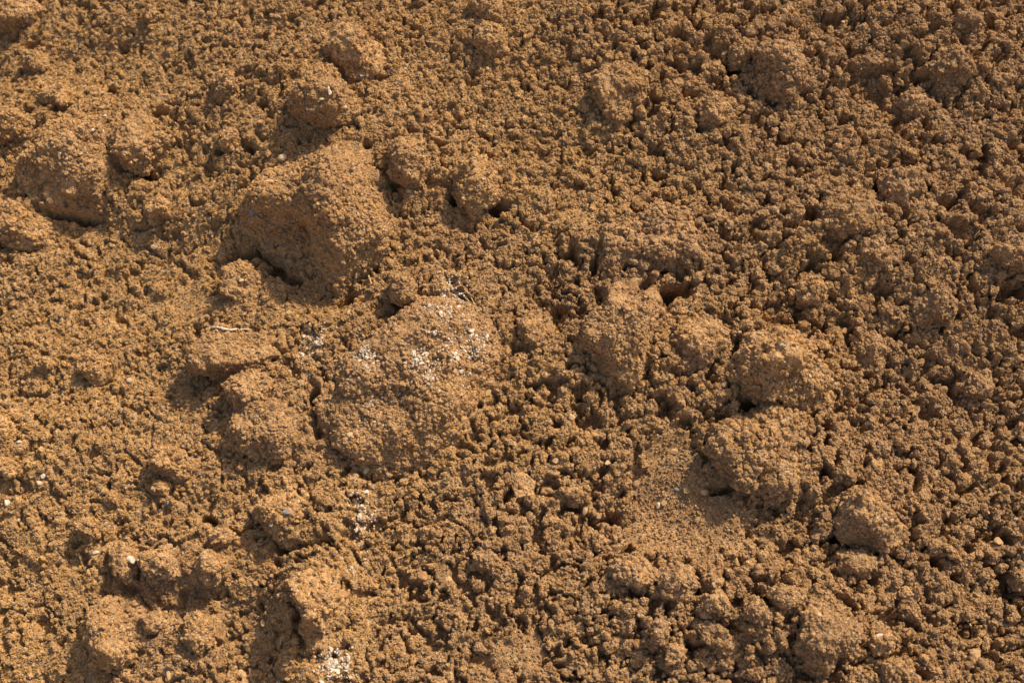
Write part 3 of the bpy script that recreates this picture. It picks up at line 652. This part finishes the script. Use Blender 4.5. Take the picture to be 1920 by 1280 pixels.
BITS = [
 ('white_stone', 245, 1049, 14, 20, 60, WHITE, 'white stone like a broken tooth on top of a lower left clod', 'stone', 0.8, False),
 ('white_crumb', 254, 1038, 9, 8, 0, WHITE, 'white crumb above the white stone that looks like a broken tooth', 'mineral crumb', 0.8, True),
 ('white_crumb', 260, 1050, 9, 9, 0, WHITE, 'white crumb at the right side of the white broken-tooth stone', 'mineral crumb', 0.8, True),
 ('cream_stone', 530, 298, 19, 15, 20, CREAM, 'cream coloured stone on the upper left shoulder of the largest clod', 'stone', 0.8, True),
 ('white_chip', 619, 172, 8, 21, 15, WHITE, 'long white chip on the crown of the clod above the largest one', 'chip', 0.6, False),
 ('white_chip', 605, 187, 12, 6, 0, CREAM, 'cream sliver lying left under the long white chip', 'chip', 0.6, False),
 ('pale_pebble', 646, 201, 11, 7, -20, CREAM, 'pale pebble to the right below the long white chip', 'pebble', 0.7, False),
 ('pale_pebble', 664, 316, 7, 11, 10, CREAM, 'small pale pebble stuck in the crest of the largest clod', 'pebble', 0.7, False),
 ('grey_pebble', 678, 144, 7, 8, 0, GREY, 'small grey pebble in the uppermost clod of the column', 'pebble', 0.8, False),
 ('grey_pebble', 472, 400, 9, 14, 10, GREY, 'dull grey pebble on the shaded left foot of the largest clod', 'pebble', 0.7, False),
 ('grey_pebble', 538, 961, 15, 11, -20, GREY, 'dark grey pebble on the broad golden clod', 'pebble', 0.8, False),
 ('white_crumb', 512, 985, 14, 11, 0, WHITE, 'white crumb left of the dark grey pebble on the golden clod', 'mineral crumb', 0.8, True),
 ('grey_pebble', 315, 943, 7, 9, 0, GREY, 'little grey pebble beneath the small lump at lower left', 'pebble', 0.8, False),
 ('grey_pebble', 225, 767, 6, 9, 0, GREY, 'blue-grey pebble alone among shaded crumbs on the left', 'pebble', 0.8, False),
 ('grey_pebble', 638, 684, 6, 8, 0, GREY, 'blue-grey pebble left of the small white patch', 'pebble', 0.8, False),
 ('grey_pebble', 633, 1222, 10, 8, -20, GREY, 'grey pebble over the white heap at the bottom edge', 'pebble', 0.8, False),
 ('grey_pebble', 594, 1190, 6, 6, 0, GREY, 'tiny grey pebble low on the golden ridge', 'pebble', 0.8, False),
 ('grey_pebble', 1182, 1267, 10, 11, 0, GREY, 'round dark pebble at the bottom edge right of the centre', 'pebble', 0.9, False),
 ('grey_pebble', 1268, 918, 10, 7, 0, GREY, 'grey pebble on the smooth patch below the upright long clod', 'pebble', 0.7, False),
 ('tan_stone', 1285, 921, 13, 13, 0, TAN, 'rounded tan stone right of the grey pebble on the smooth patch', 'stone', 0.7, False),
 ('tan_stone', 1245, 943, 11, 14, -20, TAN, 'yellowish stone below the grey pebble on the smooth patch', 'stone', 0.7, False),
 ('tan_stone', 1234, 947, 10, 14, 0, CREAM, 'dull pinkish stone touching the yellowish stone', 'stone', 0.6, False),
 ('tan_stone', 1263, 847, 16, 11, 0, TAN, 'flat stone at the upper end of the smooth patch', 'stone', 0.5, False),
 ('tan_stone', 1320, 924, 14, 10, 0, TAN, 'pale stone beside the dark hollow near the smooth patch', 'stone', 0.7, False),
 ('tan_stone', 1123, 968, 12, 12, 20, TAN, 'angular tan stone above the pale finger of soil', 'stone', 0.8, False),
 ('rusty_stone', 1125, 983, 16, 8, 20, RUST, 'orange-brown splinter of stone over the pale finger of soil', 'stone', 0.6, False),
 ('tan_stone', 1097, 956, 10, 20, -15, TAN, 'upright narrow stone left of the angular tan stone', 'stone', 0.7, False),
 ('rusty_stone', 793, 1079, 17, 17, 0, RUST, 'flat round reddish stone below the centre', 'stone', 0.4, False),
 ('tan_stone', 820, 1090, 10, 16, -35, TAN, 'flat tan flake right of the round reddish stone', 'stone', 0.4, False),
 ('tan_stone', 842, 1086, 13, 15, 25, TAN, 'triangular tan flake second right from the round reddish stone', 'stone', 0.5, False),
 ('rusty_stone', 646, 1116, 15, 14, 0, RUST, 'rusty stone in the shade left of the golden ridge', 'stone', 0.7, False),
 ('rusty_stone', 632, 1100, 6, 13, 10, RUST, 'narrow rusty splinter left of the golden ridge', 'stone', 0.6, False),
 ('tan_stone', 1071, 782, 15, 12, -35, TAN, 'yellow angular chip of stone right of the central mound', 'stone', 0.6, False),
 ('tan_stone', 1031, 760, 15, 8, -35, CREAM, 'pale slanting chip left of the yellow angular chip', 'stone', 0.5, False),
 ('clay_chip', 1581, 622, 20, 10, 20, RUST, 'reddish curled chip above the rugged clod', 'chip', 0.4, False),
 ('tan_stone', 1376, 624, 10, 9, 0, TAN, 'rounded orange-tan stone up and left of the rugged clod', 'stone', 0.8, False),
 ('tan_stone', 1468, 648, 13, 9, 0, CREAM, 'pale stone set in the crest of the rugged clod', 'stone', 0.7, False),
 ('tan_stone', 1482, 731, 10, 9, 0, TAN, 'small yellowish stone on the face of the rugged clod', 'stone', 0.7, False),
 ('pale_pebble', 1517, 706, 10, 9, 0, CREAM, 'round pale pebble on the right face of the rugged clod', 'pebble', 0.7, False),
 ('pale_pebble', 1785, 596, 11, 12, 0, CREAM, 'pale pinkish pebble among holes on the right side', 'pebble', 0.8, False),
 ('tan_stone', 1598, 951, 14, 8, 20, RUST, 'orange flake on the top of the egg-shaped clod', 'stone', 0.5, False),
 ('tan_stone', 1828, 1007, 23, 8, 18, TAN, 'long tan flake on the pitted soil at lower right', 'stone', 0.5, False),
 ('tan_stone', 1872, 1015, 20, 16, 0, TAN, 'flat tan lump of stone right of the long tan flake', 'stone', 0.5, False),
 ('pale_pebble', 1903, 973, 7, 6, 0, WHITE, 'tiny white pebble near the right edge', 'pebble', 0.8, False),
 ('pale_pebble', 1648, 1191, 13, 8, 0, WHITE, 'white speck on the small clod near the bottom', 'pebble', 0.6, True),
 ('pale_pebble', 1535, 1152, 7, 6, 0, CREAM, 'tiny pale pebble on top of the large bottom clod', 'pebble', 0.7, False),
 ('tan_stone', 1828, 1228, 22, 22, 30, TAN, 'angular tan stone in the lower right corner area', 'stone', 0.6, False),
 ('tan_stone', 1492, 1232, 18, 14, 10, TAN, 'tan stone left of the large bottom clod', 'stone', 0.6, False),
 ('tan_stone', 853, 209, 9, 14, -10, CREAM, 'yellowish upright flake right of the column of clods', 'stone', 0.4, False),
 ('tan_stone', 913, 131, 10, 9, 0, TAN, 'rounded tan stone below the small bright clod near the top', 'stone', 0.7, False),
 ('tan_stone', 1580, 43, 9, 8, 0, TAN, 'smooth golden stone near the top edge on the right', 'stone', 0.8, False),
 ('rusty_stone', 1415, 405, 13, 10, 20, RUST, 'golden orange chip between the table of soil and the broad flat clod', 'stone', 0.6, False),
 ('tan_stone', 1600, 320, 14, 10, 20, TAN, 'tan stone below the flat-topped clod at upper right', 'stone', 0.6, False),
 ('tan_stone', 506, 340, 20, 6, 12, CREAM, 'thin pale flake on the upper left slope of the largest clod', 'chip', 0.4, False),
 ('tan_stone', 765, 359, 11, 7, -35, CREAM, 'pale flake under the small round clod', 'chip', 0.5, False),
 ('tan_stone', 762, 680, 15, 8, 0, CREAM, 'smooth oval tan seed-like stone beside the lower white crumbs', 'stone', 0.6, False),
 ('tan_stone', 756, 722, 7, 9, 0, TAN, 'small tan oval stone under the lower white crumbs', 'stone', 0.6, False),
 ('tan_stone', 852, 695, 12, 14, 0, TAN, 'squarish brown stone near the foot of the right flank of the mound', 'stone', 0.7, False),
 ('tan_stone', 917, 737, 12, 17, -30, TAN, 'brown stone wedged at the right foot of the central mound', 'stone', 0.6, False),
 ('tan_stone', 657, 817, 12, 14, 0, CREAM, 'buff stone low on the central mound', 'stone', 0.5, False),
 ('tan_stone', 245, 714, 16, 10, -20, CREAM, 'pale triangular chip on shaded crumbs left of the slab', 'chip', 0.5, False),
 ('tan_stone', 453, 527, 10, 9, 0, CREAM, 'pale grain lying on the shaded round brown clod', 'pebble', 0.7, False),
 ('tan_stone', 290, 431, 14, 9, 0, CREAM, 'light stone under the oval clod, upper left', 'stone', 0.7, False),
 ('tan_stone', 290, 464, 15, 9, -10, CREAM, 'light stone second below the oval clod', 'stone', 0.6, False),
 ('tan_stone', 687, 882, 10, 14, -30, CREAM, 'pale curved flake above the patch of white crumbs', 'chip', 0.4, False),
 ('tan_stone', 872, 883, 12, 15, 0, TAN, 'buff rounded stone below the central mound, to its right', 'stone', 0.6, False),
 ('tan_stone', 675, 845, 9, 12, 0, TAN, 'light tan stone in the shade under the central mound', 'stone', 0.6, False),
 ('tan_stone', 455, 1262, 18, 14, -40, TAN, 'angular tan stone at the bottom edge left of the white heap', 'stone', 0.5, False),
 ('tan_stone', 317, 1265, 7, 20, 8, TAN, 'narrow upright tan chip at the bottom left', 'chip', 0.6, False),
 ('tan_stone', 495, 1168, 11, 14, 0, TAN, 'pale brown pebble in the shade left of the ridge', 'pebble', 0.7, False),
 ('tan_stone', 109, 885, 9, 12, -20, CREAM, 'pointed pale stone among golden crumbs at lower left', 'stone', 0.6, False),
 ('tan_stone', 1140, 869, 14, 11, 0, CREAM, 'greyish tan stone below the crumbs right of the centre', 'stone', 0.6, False),
 ('tan_stone', 1042, 865, 13, 11, 0, TAN, 'flat stone on dark crumbs above the clay wedge', 'stone', 0.5, False),
]
for j, (nm, x, y, w, h_, deg, mt, lab, cat, flat, kn) in enumerate(BITS):
    bit(nm, x, y, w, h_, deg, mt, lab, cat, 7000 + j, None, flat, 0.5, kn)
strand('rootlet', [(397,616),(408,615),(420,618),(432,620),(445,619)], 1.5, WHITE, 'white rootlet lying along the top edge of the cracked slab', 'root', 1, 0.004)
strand('rootlet', [(452,620),(462,619),(472,620)], 0.8, WHITE, 'short white rootlet at the right end of the longer one', 'root', 2, 0.004)
strand('straw', [(858,528),(872,545),(884,560),(890,573)], 0.7, STRAW, 'bent straw fibre beside the upper white crumbs', 'straw', 3, 0.004)
strand('straw', [(872,560),(880,567),(891,573)], 0.6, STRAW, 'short straw fibre under the bent one by the white crumbs', 'straw', 4, 0.004)
strand('straw', [(818,573),(808,575),(800,579),(790,586)], 0.5, ROOTM, 'fine curved pale fibre on the left slope of the central mound', 'straw', 5, 0.004)
strand('twig', [(745,1050),(756,1044),(766,1037)], 0.9, STRAW, 'thin straight twig on shaded crumbs below the centre', 'twig', 6, 0.004)
strand('straw', [(1505,514),(1518,511),(1530,512)], 0.8, STRAW, 'straw lying level among holes on the right side', 'straw', 7, 0.004)
strand('rootlet', [(1447,800),(1446,813),(1449,828)], 1.0, RUST, 'reddish upright rootlet on the broad crusty clod', 'root', 8, 0.003)
strand('twig', [(690,515),(694,525),(697,535)], 1.2, STRAW, 'stubby twig at the lower edge of the largest clod', 'twig', 9, 0.003)
strand('rootlet', [(155,315),(170,322),(185,318)], 0.5, STRAW, 'hair-thin root on the sloping slab of soil', 'root', 10, 0.003)
strand('rootlet', [(1705,935),(1708,942),(1711,950)], 0.6, RUST, 'tiny dark root right of the egg-shaped clod', 'root', 11, 0.004)
strand('rootlet', [(1812,1165),(1818,1172),(1820,1180)], 0.8, STRAW, 'short pale root on pitted soil at lower right', 'root', 12, 0.004)
strand('straw', [(1835,205),(1833,218),(1830,230)], 0.6, STRAW, 'upright straw fibre at the upper right', 'straw', 13, 0.004)
strand('straw', [(1848,170),(1856,180),(1864,186)], 0.6, STRAW, 'slanting straw fibre by the upper right edge', 'straw', 14, 0.004)

# ------------------------------------------------------------------ loose crumbs all over the face
def clear_of_clods(u, v, grow=0.92):
    keep = np.ones(len(u), bool)
    for c, rel, h0 in CROWD:
        du, dv = u - c[0], v - c[1]; R = np.sqrt((rel**2).sum(1)).max()
        m = np.where((abs(du) < R) & (abs(dv) < R))[0]
        if len(m) == 0: continue
        rad = poly_radius(rel, np.arctan2(dv[m], du[m])) * grow
        keep[m[np.hypot(du[m], dv[m]) < rad]] = False
    for x, y, rr in SMALL:
        keep &= ~(((u - x)**2 + (v - y)**2) < (rr * 1.1 + 0.0015)**2)
    return keep
Pi = PIT[iv[0]:iv[-1] + 1, iu[0]:iu[-1] + 1]
def look(A, u, v):
    x = np.clip(((u - U0) / STEP).astype(int), 0, Pi.shape[1] - 1); y = np.clip(((v - V0) / STEP).astype(int), 0, Pi.shape[0] - 1)
    return A[y, x]
def crumbs(name, n, lo, hi, coll, seed, label, lift=0.35, power=2.0, clump=0.5, lam=0.05, grow=0.92, hollow=0.0028, inhollow=0.1, onfine=1.0):
    u, v, r = surf_points(n, seed)
    q = np.stack([u, v], -1)
    dens = 0.5 + 0.7 * fbm(q, lam, seed, 3)
    ok = (look(Pi, u, v) < 0.007) & (look(CAV, u, v) < hollow)
    keep = (r.random(n) < 1 - clump + clump * np.clip(dens, 0, 1) * 1.6) & clear_of_clods(u, v, grow) & (ok | (r.random(n) < inhollow))
    keep &= r.random(n) < 1 + (onfine - 1) * look(FNi, u, v)
    u, v = u[keep], v[keep]
    rad = lo + (hi - lo) * r.random(len(u))**power
    rad *= 0.72 + 0.36 * sstep(-0.3, 0.3, u + 0.2 * vnoise(np.stack([u, v], -1), 0.2, 5))
    pts = to_world(u, v, Hat(u, v) + rad * lift)
    o = scatter(name, pts, rad, coll, seed)
    tag(o, label, 'soil', None, 'stuff'); return o
LMP = proto_collection('lump', [lump_mesh('lump', 400 + i, SOIL) for i in range(16)])
crumbs('soil_lumps', 88000, 0.0017, 0.0066, LMP, 70, 'crumbly lumps of soil bedded all over the heap', 0.25, 2.6, 0.6, 0.07, 0.93, 0.0040, 0.0, 0.0)
crumbs('soil_nodules', 130000, 0.0010, 0.0024, NOD, 71, 'knobbly brown soil crumbs packed over the whole heap', 0.35, 1.8, 0.6, 0.03, 0.88, 0.0045, 0.35, 0.06)
crumbs('fine_soil_grit', 230000, 0.0007, 0.0019, FIN, 72, 'fine brown grit lying between the crumbs', 0.6, 1.5, 0.3, 0.05, 0.92, 0.004, 0.9, 1.0)

def ring(name, n, lo, hi, coll, seed, label, power, inner):
    # the same soil further round the heap, outside the closely built part
    r = np.random.default_rng(seed); u = r.normal(0, 1.25, n); v = r.normal(0, 1.1, n)
    k = ((abs(u) > 0.83) | (abs(v) > 0.67)) & (np.hypot(u, v) < inner); u, v = u[k], v[k]
    i = np.clip(np.searchsorted(UA, u) - 1, 0, len(UA) - 2); j = np.clip(np.searchsorted(VA, v) - 1, 0, len(VA) - 2)
    a = (u - UA[i]) / (UA[i + 1] - UA[i]); b = (v - VA[j]) / (VA[j + 1] - VA[j])
    g = lambda A: A[j, i] * (1 - a) * (1 - b) + A[j, i + 1] * a * (1 - b) + A[j + 1, i] * (1 - a) * b + A[j + 1, i + 1] * a * b
    rad = (lo + (hi - lo) * r.random(len(u))**power) * (1 + 0.7 * sstep(0.9, 3.0, np.hypot(u, v)))
    tag(scatter(name, np.stack([g(X3), g(Y3), g(Z3) + rad * 0.3], -1), rad, coll, seed), label, 'soil', None, 'stuff')
ring('outer_soil_lumps', 90000, 0.0045, 0.017, LMP, 75, 'crumbly lumps of soil on the flanks of the heap beyond the picture', 2.2, 3.4)
ring('outer_soil_nodules', 190000, 0.0025, 0.0060, NOD, 76, 'smaller soil crumbs on the flanks of the heap beyond the picture', 1.6, 2.6)

# powdery white grains round the white crumbs
GRT = proto_collection('white_grain', [crumb_mesh('white_grain', 1, 500 + i, WHITE, 0.9) for i in range(6)])
def white_grit():
    r = np.random.default_rng(88); Q = []
    for lab, grp, L in WHITES[:8]:
        for x, y, w in L:
            for _ in range(12):
                p, n = surface(x + r.normal() * 12, y + r.normal() * 14)
                Q.append(p + NUP * r.uniform(0.0012, 0.003))
    Q = np.array([tuple(q) for q in Q])
    tag(scatter('white_mineral_grit', Q, r.uniform(0.0005, 0.0015, len(Q)), GRT, 89), 'powdery white grains dusting the soil around the white crumbs', 'mineral grit', None, 'stuff')
white_grit()
print('clods', len(CLODS))
